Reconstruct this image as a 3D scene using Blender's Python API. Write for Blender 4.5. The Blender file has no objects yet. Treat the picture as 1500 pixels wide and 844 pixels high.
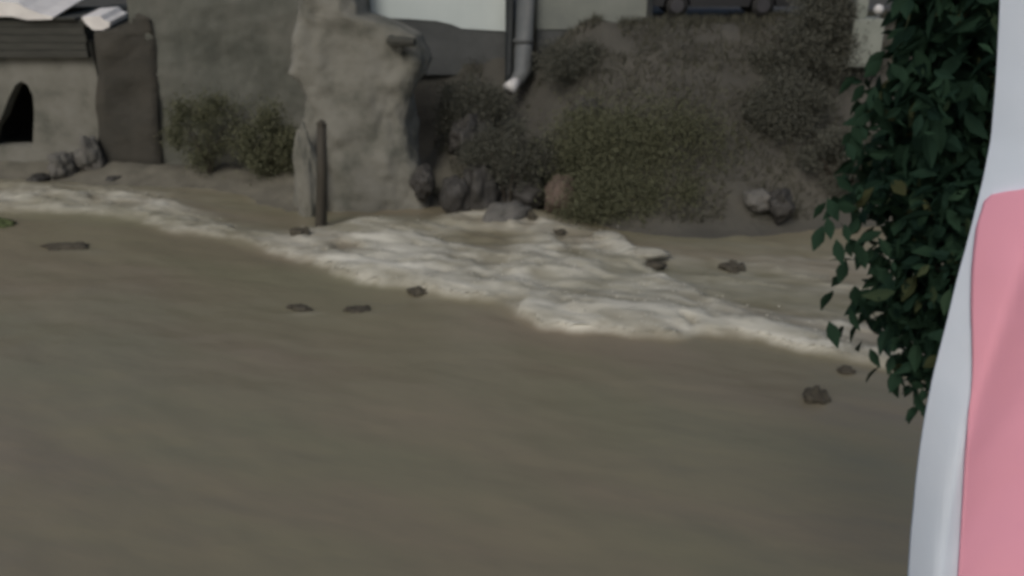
import bpy, bmesh, math, random
import numpy as np
from mathutils import Vector, Matrix
from mathutils.geometry import tessellate_polygon

random.seed(7)
RNG = np.random.default_rng(11)
SC = bpy.context.scene
COL = SC.collection
R = math.radians

# ------------------------------------------------------------------ camera
CAM_H, PITCH, HALF = 7.0, R(22.0), math.tan(R(30.0))
cam_d = bpy.data.cameras.new('camera')
cam = bpy.data.objects.new('camera', cam_d)
COL.objects.link(cam)
cam.location = (0, 0, CAM_H)
cam.rotation_euler = (R(90) - PITCH, 0, 0)
cam_d.sensor_width = 36.0
cam_d.lens = 18.0 / HALF
cam_d.clip_start = 0.05
cam_d.clip_end = 5000
SC.camera = cam
cam_d.dof.use_dof = True                 # a small soft phone lens focused near
cam_d.dof.focus_distance = 1.5
cam_d.dof.aperture_fstop = cam_d.lens / 1000 / .0055

# ------------------------------------------------------------------ world, sun, exposure
SUN_EL, SUN_AZ = R(42), R(205)          # azimuth clockwise from +Y
w = bpy.data.worlds.new('World'); SC.world = w; w.use_nodes = True
nt = w.node_tree
bg = nt.nodes['Background']
sky = nt.nodes.new('ShaderNodeTexSky')
sky.sky_type = 'NISHITA'; sky.sun_disc = False
sky.sun_elevation = SUN_EL; sky.sun_rotation = SUN_AZ
sky.air_density = 1.0; sky.dust_density = 4.0; sky.ozone_density = 0.6
nt.links.new(sky.outputs[0], bg.inputs[0])
bg.inputs[1].default_value = 0.07
sl = bpy.data.lights.new('sun', 'SUN'); so = bpy.data.objects.new('sun', sl); COL.objects.link(so)
sl.energy = 0.9; sl.angle = R(25); sl.color = (1.0, 0.985, 0.93)
sd = Vector((math.sin(SUN_AZ) * math.cos(SUN_EL), math.cos(SUN_AZ) * math.cos(SUN_EL), math.sin(SUN_EL)))
so.rotation_euler = sd.to_track_quat('Z', 'Y').to_euler()
so.location = (0, -5, 30)
SC.view_settings.view_transform = 'Standard'
SC.view_settings.look = 'None'
SC.view_settings.exposure = 0.2
SC.view_settings.gamma = 1.0
SC.render.engine = 'CYCLES'
SC.cycles.filter_width = 3.0             # a soft phone-video lens
SC.cycles.use_denoising = True
SC.cycles.max_bounces = 5
SC.cycles.transparent_max_bounces = 4

# ------------------------------------------------------------------ helpers
CP, SP = math.cos(PITCH), math.sin(PITCH)
def ray(px, py):
    u = (px - 750) / 750 * HALF
    v = (422 - py) / 750 * HALF
    return Vector((u, CP + v * SP, -SP + v * CP))
def at(px, py, Y):                        # the point of the place at distance Y seen there
    d = ray(px, py); t = Y / d.y
    return Vector((d.x * t, Y, CAM_H + d.z * t))
def on(px, py, z=0.0):                    # ... on a level plane
    d = ray(px, py); t = (z - CAM_H) / d.z
    return Vector((d.x * t, d.y * t, z))

def _h(i, j, k, s):
    n = (i * 374761393 + j * 668265263 + k * 2147483647 + s * 1274126177) & 0xFFFFFFFF
    n = ((n ^ (n >> 13)) * 1274126177) & 0xFFFFFFFF
    n = ((n ^ (n >> 15)) * 2246822519) & 0xFFFFFFFF
    return ((n ^ (n >> 16)) & 0xFFFF) / 65535.0
def vn(x, y, z=None, s=0):
    x = np.asarray(x, float); y = np.asarray(y, float)
    z = np.zeros_like(x) if z is None else np.asarray(z, float)
    xi, yi, zi = (np.floor(a).astype(np.int64) for a in (x, y, z))
    f = [a - b for a, b in ((x, xi), (y, yi), (z, zi))]
    f = [a * a * (3 - 2 * a) for a in f]
    out = 0
    for dx in (0, 1):
        for dy in (0, 1):
            for dz in (0, 1):
                wgt = (f[0] if dx else 1 - f[0]) * (f[1] if dy else 1 - f[1]) * (f[2] if dz else 1 - f[2])
                out = out + wgt * _h(xi + dx, yi + dy, zi + dz, s)
    return out * 2 - 1
def fbm(x, y, z=None, o=4, s=0):
    t, a, n = 0, 1.0, 0
    for k in range(o):
        m = 2.03 ** k
        t = t + a * vn(np.asarray(x) * m, np.asarray(y) * m, None if z is None else np.asarray(z) * m, s + k * 17)
        n += a; a *= .5
    return t / n
def sstep(a, b, x):
    t = np.clip((x - a) / (b - a), 0, 1); return t * t * (3 - 2 * t)

def raw_mesh(name, V, F, mat=None, smooth=True):
    """V (n,3), F (m,k) numpy arrays"""
    me = bpy.data.meshes.new(name)
    V = np.asarray(V, np.float32); F = np.asarray(F, np.int32)
    me.vertices.add(len(V)); me.vertices.foreach_set('co', V.ravel())
    m, k = F.shape
    me.loops.add(m * k); me.loops.foreach_set('vertex_index', F.ravel())
    me.polygons.add(m)
    me.polygons.foreach_set('loop_start', np.arange(0, m * k, k, dtype=np.int32))
    me.polygons.foreach_set('loop_total', np.full(m, k, np.int32))
    me.polygons.foreach_set('use_smooth', np.full(m, smooth, bool))
    me.update(calc_edges=True)
    if mat: me.materials.append(mat)
    return me
def link(name, me, parent=None, loc=None):
    o = bpy.data.objects.new(name, me); COL.objects.link(o)
    if parent: o.parent = parent
    if loc is not None: o.location = loc
    return o
def tag(o, label=None, cat=None, group=None, kind=None):
    for k, v in (('label', label), ('category', cat), ('group', group), ('kind', kind)):
        if v: o[k] = v
    return o
def thing(name, label, cat, loc=(0, 0, 0), group=None):
    o = bpy.data.objects.new(name, None); COL.objects.link(o); o.location = loc
    o.empty_display_size = .3
    return tag(o, label, cat, group)
def grid_faces(n, m, mask=None):
    i = np.arange(n * m).reshape(n, m)
    F = np.stack([i[:-1, :-1], i[:-1, 1:], i[1:, 1:], i[1:, :-1]], -1)
    return F[mask] if mask is not None else F.reshape(-1, 4)
def bm_obj(name, bm, mat, parent=None, smooth=False, loc=None):
    bmesh.ops.recalc_face_normals(bm, faces=bm.faces)
    me = bpy.data.meshes.new(name); bm.to_mesh(me); bm.free()
    me.materials.append(mat)
    if smooth: me.polygons.foreach_set('use_smooth', np.full(len(me.polygons), True))
    return link(name, me, parent, loc)
def box(bm, x0, x1, y0, y1, z0, z1, bev=0.0, rot=None, piv=None):
    g = bmesh.ops.create_cube(bm, size=1)
    M = Matrix.Translation(((x0 + x1) / 2, (y0 + y1) / 2, (z0 + z1) / 2)) @ Matrix.Diagonal((x1 - x0, y1 - y0, z1 - z0, 1))
    bmesh.ops.transform(bm, matrix=M, verts=g['verts'])
    vs = g['verts']
    if bev:
        es = list({e for v in vs for e in v.link_edges})
        r = bmesh.ops.bevel(bm, geom=es, offset=bev, segments=2, affect='EDGES', profile=.6)
        vs = list({v for f in r['faces'] for v in f.verts} | {v for v in vs if v.is_valid})
    if rot is not None:
        bmesh.ops.rotate(bm, cent=piv, matrix=rot, verts=[v for v in vs if v.is_valid])
def tube(bm, pts, radii, n=12, cap=True):
    rings = []
    for k, p in enumerate(pts):
        p = Vector(p)
        a = Vector(pts[max(k - 1, 0)]); b = Vector(pts[min(k + 1, len(pts) - 1)])
        q = (b - a).to_track_quat('Z', 'Y')
        r = radii[k] if hasattr(radii, '__len__') else radii
        rings.append([bm.verts.new(p + q @ Vector((math.cos(t) * r, math.sin(t) * r, 0))) for t in (2 * math.pi * j / n for j in range(n))])
    for a, b in zip(rings, rings[1:]):
        for j in range(n):
            bm.faces.new((a[j], a[(j + 1) % n], b[(j + 1) % n], b[j]))
    if cap:
        bm.faces.new(rings[0][::-1]); bm.faces.new(rings[-1])
def slab(bm, outer, holes, y0, y1):
    """polygon in x,z with holes, front at y0, back at y1"""
    loops = [[Vector((x, 0, z)) for x, z in L] for L in [outer] + holes]
    tris = tessellate_polygon(loops)
    flat = [p for L in loops for p in L]
    A = [bm.verts.new((p.x, y0, p.z)) for p in flat]
    B = [bm.verts.new((p.x, y1, p.z)) for p in flat]
    for a, b, c in tris:
        try: bm.faces.new((A[a], A[b], A[c])); bm.faces.new((B[c], B[b], B[a]))
        except ValueError: pass
    o = 0
    for L in loops:
        n = len(L)
        for j in range(n):
            k = (j + 1) % n
            bm.faces.new((A[o + j], A[o + k], B[o + k], B[o + j]))
        o += n

# ------------------------------------------------------------------ materials
def mat(name, c1, c2=None, scale=1.0, rough=.85, bump=.3, bscale=8.0, bdist=.03, stretch=(1, 1, 1), c3=None, spec=.3, detail=6.0):
    m = bpy.data.materials.new(name); m.use_nodes = True
    N, L = m.node_tree.nodes, m.node_tree.links
    p = N['Principled BSDF']
    p.inputs['Roughness'].default_value = rough
    p.inputs['Specular IOR Level'].default_value = spec
    tc = N.new('ShaderNodeTexCoord'); mp = N.new('ShaderNodeMapping')
    mp.inputs['Scale'].default_value = stretch
    L.new(tc.outputs['Object'], mp.inputs[0])
    n1 = N.new('ShaderNodeTexNoise'); n1.inputs['Scale'].default_value = scale; n1.inputs['Detail'].default_value = detail
    n1.inputs['Roughness'].default_value = .62
    L.new(mp.outputs[0], n1.inputs['Vector'])
    rp = N.new('ShaderNodeValToRGB')
    c2 = c2 or c1
    e = rp.color_ramp.elements
    e[0].position = .32; e[0].color = (*c1, 1); e[1].position = .68; e[1].color = (*c2, 1)
    if c3:
        k = e.new(.5); k.color = (*c3, 1)
    L.new(n1.outputs['Fac'], rp.inputs[0]); L.new(rp.outputs[0], p.inputs['Base Color'])
    n2 = N.new('ShaderNodeTexNoise'); n2.inputs['Scale'].default_value = bscale; n2.inputs['Detail'].default_value = 8
    L.new(mp.outputs[0], n2.inputs['Vector'])
    b = N.new('ShaderNodeBump'); b.inputs['Strength'].default_value = bump; b.inputs['Distance'].default_value = bdist
    L.new(n2.outputs['Fac'], b.inputs['Height']); L.new(b.outputs[0], p.inputs['Normal'])
    return m
def leafmat(name, c1, c2, rough=.55, spec=.3, c3=None):
    m = bpy.data.materials.new(name); m.use_nodes = True
    N, L = m.node_tree.nodes, m.node_tree.links
    p = N['Principled BSDF']; p.inputs['Roughness'].default_value = rough; p.inputs['Specular IOR Level'].default_value = spec
    g = N.new('ShaderNodeNewGeometry'); rp = N.new('ShaderNodeValToRGB')
    e = rp.color_ramp.elements
    e[0].color = (*c1, 1); e[1].color = (*c2, 1); e[1].position = .93
    if c3:
        k = e.new(1.0); k.color = (*c3, 1)
    L.new(g.outputs['Random Per Island'], rp.inputs[0]); L.new(rp.outputs[0], p.inputs['Base Color'])
    return m

M = {}
M['earth'] = mat('wet_earth', (.055, .053, .046), (.08, .076, .065), .7, .9, .6, 3.0, .10, c3=(.067, .065, .056))
M['road'] = mat('asphalt', (.05, .05, .05), (.07, .068, .062), 2, .8, .3, 30)
M['pale_stone'] = mat('pale_render', (.092, .095, .08), (.20, .198, .175), .9, .9, .5, 2.5, .06, c3=(.165, .163, .14))
M['grey_wall'] = mat('grey_plaster', (.075, .08, .068), (.14, .14, .122), .7, .9, .6, 4, .04, (1, 1, .6), c3=(.112, .116, .10))
M['dark_stone_gap_shade'] = mat('dark_stone_gap_shade', (.042, .041, .035), (.062, .058, .048), .9, .9, .9, 3, .06)  # stone of the side walls; on the gap block it carries shade
M['boulder'] = mat('wet_boulder', (.036, .035, .032), (.05, .048, .045), 1.2, .6, .8, 4, .04)
M['pale_boulder'] = mat('grey_boulder', (.095, .094, .085), (.135, .13, .12), 1.5, .8, .8, 5, .04)
M['red_boulder'] = mat('reddish_rock', (.10, .078, .064), (.125, .095, .078), 1.5, .85, .8, 5, .04)
M['timber'] = mat('dark_timber', (.042, .043, .037), (.066, .066, .057), 2, .85, .5, 12, .02, (1, 1, 6))
M['tin'] = mat('pale_tin', (.62, .6, .58), (.8, .78, .75), 2, .5, .2, 6, .02)
M['white'] = mat('white_paint', (.46, .52, .515), (.54, .6, .59), .5, .7, .15, 12, .01, (1, 1, .5))
M['plinth'] = mat('dark_plinth', (.06, .065, .065), (.09, .095, .095), 1, .85, .5, 8, .03)
M['grey_house'] = mat('grey_render', (.15, .165, .155), (.22, .235, .215), .6, .85, .3, 8, .02, c3=(.185, .2, .18))
M['gap_and_post_black'] = mat('gap_and_post_black', (.02, .024, .026), (.03, .034, .036), 2, .5, .1)  # carries the shadow of the house gap; plain black on the corner post
M['grey_pipe'] = mat('grey_pipe', (.10, .11, .115), (.135, .145, .15), 1, .6, .2, 10, .01)
M['lip'] = mat('pale_lip', (.5, .5, .5), (.6, .6, .6), 2, .6, .2)
M['post'] = mat('dark_wet_wood', (.036, .032, .025), (.06, .054, .042), 3, .7, .6, 14, .02, (1, 1, .25))
M['pole'] = mat('grey_wood', (.11, .11, .094), (.15, .148, .128), 2, .85, .5, 14, .02, (1, 1, .2))
M['concrete'] = mat('concrete', (.2, .22, .195), (.26, .28, .25), 1.5, .85, .4, 10, .02)
M['slab'] = mat('silty_slab', (.25, .24, .2), (.33, .32, .27), 3, .8, .4, 8, .03)
M['car'] = mat('dark_car_paint', (.014, .015, .017), (.018, .019, .021), 1, .5, .02, spec=.5)
M['rubber'] = mat('tyre_rubber', (.02, .02, .02), (.03, .03, .03), 5, .8, .2)
M['alloy'] = mat('grey_alloy', (.045, .045, .05), (.06, .06, .065), 3, .4, .1)
M['glass'] = mat('dark_glass', (.02, .025, .03), (.025, .03, .035), 1, .08, 0, spec=.5)
M['lamp'] = mat('lamp_lens', (.5, .5, .5), (.6, .6, .6), 1, .2, .1)
M['debris'] = mat('brown_debris', (.045, .04, .03), (.085, .077, .058), 5, .85, .8, 12, .03)
M['green_debris'] = mat('green_debris', (.05, .07, .025), (.09, .11, .045), 5, .85, .8, 12, .03)
M['bark'] = mat('bark', (.035, .03, .024), (.06, .052, .04), 4, .9, .8, 16, .02, (1, 1, .3))
M['cloth'] = mat('white_cloth', (.66, .745, .86), (.71, .78, .88), 3, .9, .15, 60, .002)
M['pink'] = mat('pink_cloth', (.82, .375, .5), (.86, .39, .49), 3, .9, .15, 60, .002)
M['hem'] = mat('pale_pink_cloth', (.88, .54, .63), (.9, .56, .63), 3, .9, .15, 60, .002)
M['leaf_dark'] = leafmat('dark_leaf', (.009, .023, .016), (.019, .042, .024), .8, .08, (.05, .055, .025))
M['leaf_olive'] = leafmat('olive_leaf', (.084, .089, .052), (.095, .1, .058), .7)
M['leaf_mid'] = leafmat('dull_leaf', (.07, .072, .058), (.08, .082, .064), .7)
M['grass'] = leafmat('dull_grass', (.054, .055, .041), (.075, .074, .054), .8)
M['hill'] = mat('far_slope', (.14, .13, .1), (.2, .185, .145), .08, .95, .3, 1.0, .2)

# the ground: earth under a film of flood silt where the water has been
def groundmat():
    m = M['earth'].copy(); m.name = 'silty_earth'
    N, L = m.node_tree.nodes, m.node_tree.links
    p = N['Principled BSDF']; src = p.inputs['Base Color'].links[0].from_socket
    a = N.new('ShaderNodeAttribute'); a.attribute_name = 'silt'
    mx = N.new('ShaderNodeMix'); mx.data_type = 'RGBA'
    n = N.new('ShaderNodeTexNoise'); n.inputs['Scale'].default_value = 1.5; n.inputs['Detail'].default_value = 6
    tc = N.new('ShaderNodeTexCoord'); L.new(tc.outputs['Object'], n.inputs['Vector'])
    rp = N.new('ShaderNodeValToRGB'); e = rp.color_ramp.elements
    e[0].position = .35; e[0].color = (.105, .1, .081, 1); e[1].position = .65; e[1].color = (.15, .142, .114, 1)
    L.new(n.outputs['Fac'], rp.inputs[0])
    L.new(a.outputs['Fac'], mx.inputs['Factor']); L.new(src, mx.inputs['A']); L.new(rp.outputs[0], mx.inputs['B'])
    L.new(mx.outputs['Result'], p.inputs['Base Color'])
    return m
M['ground'] = groundmat()

# water materials: the foam is silt and air in the water, carried by a mesh attribute
def watermat(name, foam_only=False):
    m = bpy.data.materials.new(name); m.use_nodes = True
    N, L = m.node_tree.nodes, m.node_tree.links
    p = N['Principled BSDF']
    tc = N.new('ShaderNodeTexCoord')
    m0 = N.new('ShaderNodeMapping'); m0.inputs['Rotation'].default_value = (0, 0, R(20))
    mp = N.new('ShaderNodeMapping'); mp.inputs['Scale'].default_value = (.28, .95, .8)
    L.new(tc.outputs['Object'], m0.inputs[0]); L.new(m0.outputs[0], mp.inputs[0])
    def noise(sc, det, vec=mp):
        n = N.new('ShaderNodeTexNoise'); n.inputs['Scale'].default_value = sc; n.inputs['Detail'].default_value = det
        L.new(vec.outputs[0], n.inputs['Vector']); return n
    big = noise(.5, 4)
    r1 = N.new('ShaderNodeValToRGB'); e = r1.color_ramp.elements
    e[0].position = .35; e[0].color = (.18, .17, .114, 1); e[1].position = .66; e[1].color = (.196, .168, .121, 1)
    k = e.new(.5); k.color = (.188, .17, .117, 1)
    L.new(big.outputs['Fac'], r1.inputs[0])
    fn = noise(2.2, 7)
    r2 = N.new('ShaderNodeValToRGB'); e = r2.color_ramp.elements
    e[0].position = .3; e[0].color = (.25, .24, .19, 1); e[1].position = .7; e[1].color = (.6, .585, .505, 1)
    L.new(fn.outputs['Fac'], r2.inputs[0])
    at_ = N.new('ShaderNodeAttribute'); at_.attribute_name = 'foam'
    mx = N.new('ShaderNodeMix'); mx.data_type = 'RGBA'
    # break the foam up with noise
    ad = N.new('ShaderNodeMath'); ad.operation = 'MULTIPLY_ADD'; ad.inputs[1].default_value = .8; ad.inputs[2].default_value = -.4
    L.new(fn.outputs['Fac'], ad.inputs[0])
    sm = N.new('ShaderNodeMath'); sm.operation = 'ADD'; sm.use_clamp = True
    ml = N.new('ShaderNodeMath'); ml.operation = 'MULTIPLY'
    par = N.new('ShaderNodeMath'); par.operation = 'MULTIPLY_ADD'; par.inputs[1].default_value = 1.0; par.inputs[2].default_value = 0.0
    L.new(at_.outputs['Fac'], par.inputs[0])
    L.new(ad.outputs[0], ml.inputs[0]); L.new(par.outputs[0], ml.inputs[1])
    L.new(at_.outputs['Fac'], sm.inputs[0]); L.new(ml.outputs[0], sm.inputs[1])
    L.new(sm.outputs[0], mx.inputs['Factor'])
    L.new(r1.outputs[0], mx.inputs['A']); L.new(r2.outputs[0], mx.inputs['B'])
    L.new(mx.outputs['Result'], p.inputs['Base Color'])
    rr = N.new('ShaderNodeMapRange'); rr.inputs['To Min'].default_value = .3; rr.inputs['To Max'].default_value = .8
    L.new(sm.outputs[0], rr.inputs['Value']); L.new(rr.outputs[0], p.inputs['Roughness'])
    p.inputs['IOR'].default_value = 1.33
    p.inputs['Specular IOR Level'].default_value = .5
    b1 = noise(2.6, 5)
    b = N.new('ShaderNodeBump'); b.inputs['Strength'].default_value = .35; b.inputs['Distance'].default_value = .06
    L.new(b1.outputs['Fac'], b.inputs['Height']); L.new(b.outputs[0], p.inputs['Normal'])
    return m
M['water'] = watermat('muddy_water')

# ------------------------------------------------------------------ the river bank line and the ground
BANK = [on(*q) for q in ((-700, 235), (-250, 258), (0, 266), (150, 276), (300, 285), (430, 306), (620, 304), (740, 300), (820, 312), (900, 338), (1000, 346), (1250, 338), (1500, 330), (1900, 322))]
BX = np.array([p.x for p in BANK]); BY = np.array([p.y for p in BANK])
def yb(x): return np.interp(x, BX, BY)
XWALL = at(640, 100, 25).x               # left of here the bank is walled
XHOUSE = at(165, 100, 26.9).x
XGREY = at(800, 40, 26.5).x
def ground(x, y):
    d = y - yb(x) + .35 * fbm(x * .5, y * .5, s=3)
    rgt = sstep(XWALL - .6, XWALL + .8, x)
    led = (.42 + .43 * rgt) * sstep(0, 1.7, d) - 1.6 * (1 - sstep(-2.2, 0, d))
    up_r = (3.25 + .5 * sstep(XGREY - .5, XGREY + 1, x)) * sstep(.6, 5.4, d)
    up_l = 3.75 * sstep(0, .6, y - 27.1 - 4.9 * (1 - sstep(XHOUSE, XHOUSE + .5, x)))
    top = .045 * np.clip(d - 8, 0, None) + 16 * sstep(60, 500, d) * (1 + .3 * fbm(x * .004, y * .004, s=9))
    z = led + up_r * rgt + up_l * (1 - rgt) + top
    z = z + .22 * fbm(x * .9, y * .9, s=5, o=5) * sstep(.2, 1.5, d) * (1 - sstep(5.5, 6.5, d))
    near = sstep(5.6, 3.4, y + .4 * fbm(x * .4, y * .4, s=21))
    return z * (1 - near) + near * 1.1
def axis(lo, hi, step, far, grow=1.35):
    a = list(np.arange(lo, hi + 1e-6, step))
    s = step
    while a[-1] < far[1]: s *= grow; a.append(a[-1] + s)
    s = step
    while a[0] > far[0]: s *= grow; a.insert(0, a[0] - s)
    return np.array(a)
gx = axis(-20, 20, .16, (-1500, 1500)); gy = axis(18, 34, .16, (-300, 3000))
GX, GY = np.meshgrid(gx, gy)
GZ = ground(GX, GY)
me = raw_mesh('ground', np.stack([GX, GY, GZ], -1).reshape(-1, 3), grid_faces(*GX.shape), M['ground'])
silt = (1 - sstep(.7, 1.5, GZ + .3 * fbm(GX * .8, GY * .8, s=23))) * (1 - .85 * sstep(XWALL - 1, XWALL + 2, GX))
a_ = me.attributes.new('silt', 'FLOAT', 'POINT'); a_.data.foreach_set('value', silt.ravel().astype(np.float32))
tag(link('ground', me), kind='structure')

# road on top of the bank
rx = np.linspace(XWALL + 1.0, 60, 160)
def road_y(x, k): return yb(x) + 5.9 + k
RV = []
for k in (0, 1.2, 2.4, 3.6):
    RV.append(np.stack([rx, road_y(rx, k) , ground(rx, road_y(rx, k)) * 0 + 4.645 + .006 * k], -1))
RV = np.stack(RV)
me = raw_mesh('road', RV.reshape(-1, 3), grid_faces(4, len(rx)), M['road'])
tag(link('road', me), kind='structure')

# ------------------------------------------------------------------ the river
def poly_xy(pts, z): 
    q = [on(px, py, z) for px, py in pts]
    return np.array([p.x for p in q]), np.array([p.y for p in q])
LO = poly_xy([(-400, 282), (-150, 294), (0, 307), (120, 314), (200, 320), (245, 333), (330, 345), (420, 372), (500, 400), (560, 412), (640, 428), (720, 445), (790, 472), (870, 484), (980, 490), (1040, 484), (1120, 494), (1200, 510), (1260, 524), (1400, 550), (1700, 600)], .12)
UP = poly_xy([(-400, 258), (-150, 262), (0, 268), (150, 272), (250, 285), (330, 326), (420, 340), (490, 332), (530, 318), (620, 322), (690, 308), (740, 298), (800, 315), (870, 340), (915, 352), (980, 412), (1060, 448), (1150, 478), (1200, 494), (1260, 508), (1400, 530), (1700, 575)], .12)
def blob(x, y, px, py, rx_, ry_, z=.15):
    c = on(px, py, z); c2 = on(px, py + ry_, z); sx = abs(on(px + rx_, py, z).x - c.x); sy = abs(c.y - c2.y)
    return np.exp(-(((x - c.x) / sx) ** 2 + ((y - c.y) / sy) ** 2))
BRIGHT = [(585, 365, 80, 30, .7), (570, 392, 60, 14, .35), (690, 412, 80, 14, .5), (790, 372, 45, 30, .4), (745, 425, 60, 12, .35), (830, 455, 110, 18, .6), (950, 470, 90, 12, .55), (1110, 487, 100, 8, .75), (740, 312, 50, 12, .25), (225, 308, 25, 9, .6), (80, 288, 70, 9, .4), (325, 330, 25, 6, .4), (150, 292, 60, 12, .3), (890, 350, 25, 4, .5), (945, 371, 30, 4, .5), (850, 400, 50, 16, .2), (1200, 503, 30, 7, .6), (1240, 480, 22, 18, .45), (1030, 468, 40, 10, .3)]
WAKE = [(448, 455, 20, 3, .45), (120, 366, 50, 4, .12), (545, 456, 30, 4, .12), (628, 434, 30, 5, .2), (1212, 592, 22, 5, .18), (1092, 397, 30, 4, .2), (470, 352, 30, 5, .25), (1258, 546, 20, 4, .15)]
DARK = [(715, 345, 65, 20, .7), (790, 410, 42, 9, .45), (875, 478, 24, 5, .35), (505, 358, 16, 10, .4), (560, 338, 70, 6, .3), (910, 400, 50, 22, .35), (780, 322, 10, 8, .4), (820, 345, 11, 6, .5), (650, 345, 30, 9, .25)]
def foam_at(x, y):
    wx = x + .16 * fbm(x * .8, y * .8, s=31) + .10 * fbm(x * 3.1, y * 3.1, s=33); wy = y + .22 * fbm(x * .9, y * .9, s=32) + .12 * fbm(x * 2.7, y * 2.7, s=34, o=5)
    lo = np.interp(wx, *LO); up = np.interp(wx, *UP)
    inb = sstep(-.03, .12, wy - lo) * (1 - sstep(-.7, .8, wy - up))
    c0 = on(300, 330).x; c1 = on(520, 360).x
    f = inb * (.30 + .26 * sstep(c0, c1, x))
    for px, py, a, b, k in BRIGHT: f = f + k * blob(wx, wy, px, py, a, b) * sstep(-.10, .12, wy - lo)
    for px, py, a, b, k in DARK: f = f - k * blob(wx, wy, px, py, a, b)
    u = x * .94 - y * .34; v = x * .34 + y * .94
    du = .5 * fbm(u * .9, v * .9, s=45); dv = .45 * fbm(u * 1.1, v * 1.1, s=46)
    # turbid, aerated slack water behind the crest, with torn pale streaks
    slk = sstep(0, .5, wy - lo) * sstep(on(880, 400).x, on(1000, 420).x, x) * (1 - sstep(-2.6, .1, y - yb(x)) * .95)
    strk = 1 - np.abs(fbm(u * .5 + du, v * 2.2 + dv * 2, s=47, o=4)) * 3.2
    f = f + slk * (.24 + .12 * np.clip(strk, 0, 1))
    f = f + .09 * sstep(-.3, .5, wy - lo) * sstep(on(480, 400).x, on(200, 400).x, x)
    rid = 1 - np.abs(fbm(u * .9 + du, v * 1.7 + dv, s=44, o=5)) * 2.6      # torn ridges of foam
    fine = fbm(u * 3.2 + du * 4, v * 4 + dv * 4, s=48, o=5)
    f = f * (.76 + .60 * np.clip(rid, -.7, 1) + .34 * fine)
    for px, py, a, b, k in WAKE: f = f + k * blob(wx, wy, px, py, a, b, .05) * (.7 + .6 * fine)
    return np.clip(f, 0, 1)
def river_z(x, y, f=None):
    if f is None: f = foam_at(x, y)
    u = x * .94 - y * .34; v = x * .34 + y * .94
    z = .06 * fbm(u * .35, v * .6, s=51, o=3) + .022 * fbm(u * 1.1, v * 1.9, s=52, o=4)
    lo = np.interp(x, *LO); up = np.interp(x, *UP)
    inb = sstep(-.25, .5, y - lo) * (1 - sstep(-.3, 1.0, y - up))
    z = z + inb * (.06 + .16 * np.abs(fbm(u * .5 + .4 * fbm(u, v, s=56), v * .9, s=53, o=4)) + .014 * fbm(u * 2.4, v * 3, s=54, o=3))
    z = z + .12 * f + .03 * f * fbm(u * 1.5, v * 2.6, s=55, o=3)
    return z
wx_ = axis(-18, 15, .075, (-900, 900)); wy_ = axis(6.5, 28, .07, (-12, 60), 1.6)
WX, WY = np.meshgrid(wx_, wy_)
WF = foam_at(WX, WY); WZ = river_z(WX, WY, WF)
me = raw_mesh('river', np.stack([WX, WY, WZ], -1).reshape(-1, 3), grid_faces(*WX.shape), M['water'])
a_ = me.attributes.new('foam', 'FLOAT', 'POINT'); a_.data.foreach_set('value', WF.ravel().astype(np.float32))
tag(link('river', me), kind='structure')
# the white water itself: torn crests standing proud of the river
TH = .36
lift = np.where(WF > TH, .004 + .05 * (WF - TH) + .03 * (WF - TH) * fbm(WX * 4, WY * 7, s=61), -.05)
cm = (WF[:-1, :-1] > TH - .08) & (WF[1:, 1:] > TH - .08) & (WF[:-1, 1:] > TH - .08) & (WF[1:, :-1] > TH - .08)
F = grid_faces(*WX.shape, mask=cm)
V = np.stack([WX, WY, WZ + lift], -1).reshape(-1, 3)
idx = np.unique(F); rem = np.full(len(V), -1); rem[idx] = np.arange(len(idx))
me = raw_mesh('white_water', V[idx], rem[F], M['water'])
a_ = me.attributes.new('foam', 'FLOAT', 'POINT'); a_.data.foreach_set('value', np.clip(WF.ravel()[idx], 0, 1).astype(np.float32))
tag(link('white_water', me), 'pale churning white water running along the muddy river', None, None, 'stuff')

# flecks of spray thrown up along the crests
ii = np.argwhere(WF > .62); pk_ = ii[RNG.integers(0, len(ii), 800)]
SPx = np.stack([WX[pk_[:, 0], pk_[:, 1]], WY[pk_[:, 0], pk_[:, 1]], WZ[pk_[:, 0], pk_[:, 1]]], -1) + np.stack([RNG.normal(0, .08, 800), RNG.normal(0, .08, 800), np.abs(RNG.normal(.04, .07, 800))], -1)
OCT = np.array([(1, 0, 0), (-1, 0, 0), (0, 1, 0), (0, -1, 0), (0, 0, 1), (0, 0, -1)], float)
OCF = np.array([(0, 2, 4), (2, 1, 4), (1, 3, 4), (3, 0, 4), (2, 0, 5), (1, 2, 5), (3, 1, 5), (0, 3, 5)])
Vs = (OCT[None] * RNG.uniform(.006, .02, 800)[:, None, None] * np.array([1.5, 1, .8]) + SPx[:, None]).reshape(-1, 3)
M['spray'] = mat('spray', (.5, .49, .42), (.58, .56, .5), 3, .6, 0)
me = raw_mesh('spray', Vs, (OCF[None] + (np.arange(800) * 6)[:, None, None]).reshape(-1, 3), M['spray'])
tag(link('spray', me), 'fine pale spray over the white water', None, None, 'stuff')

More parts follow.
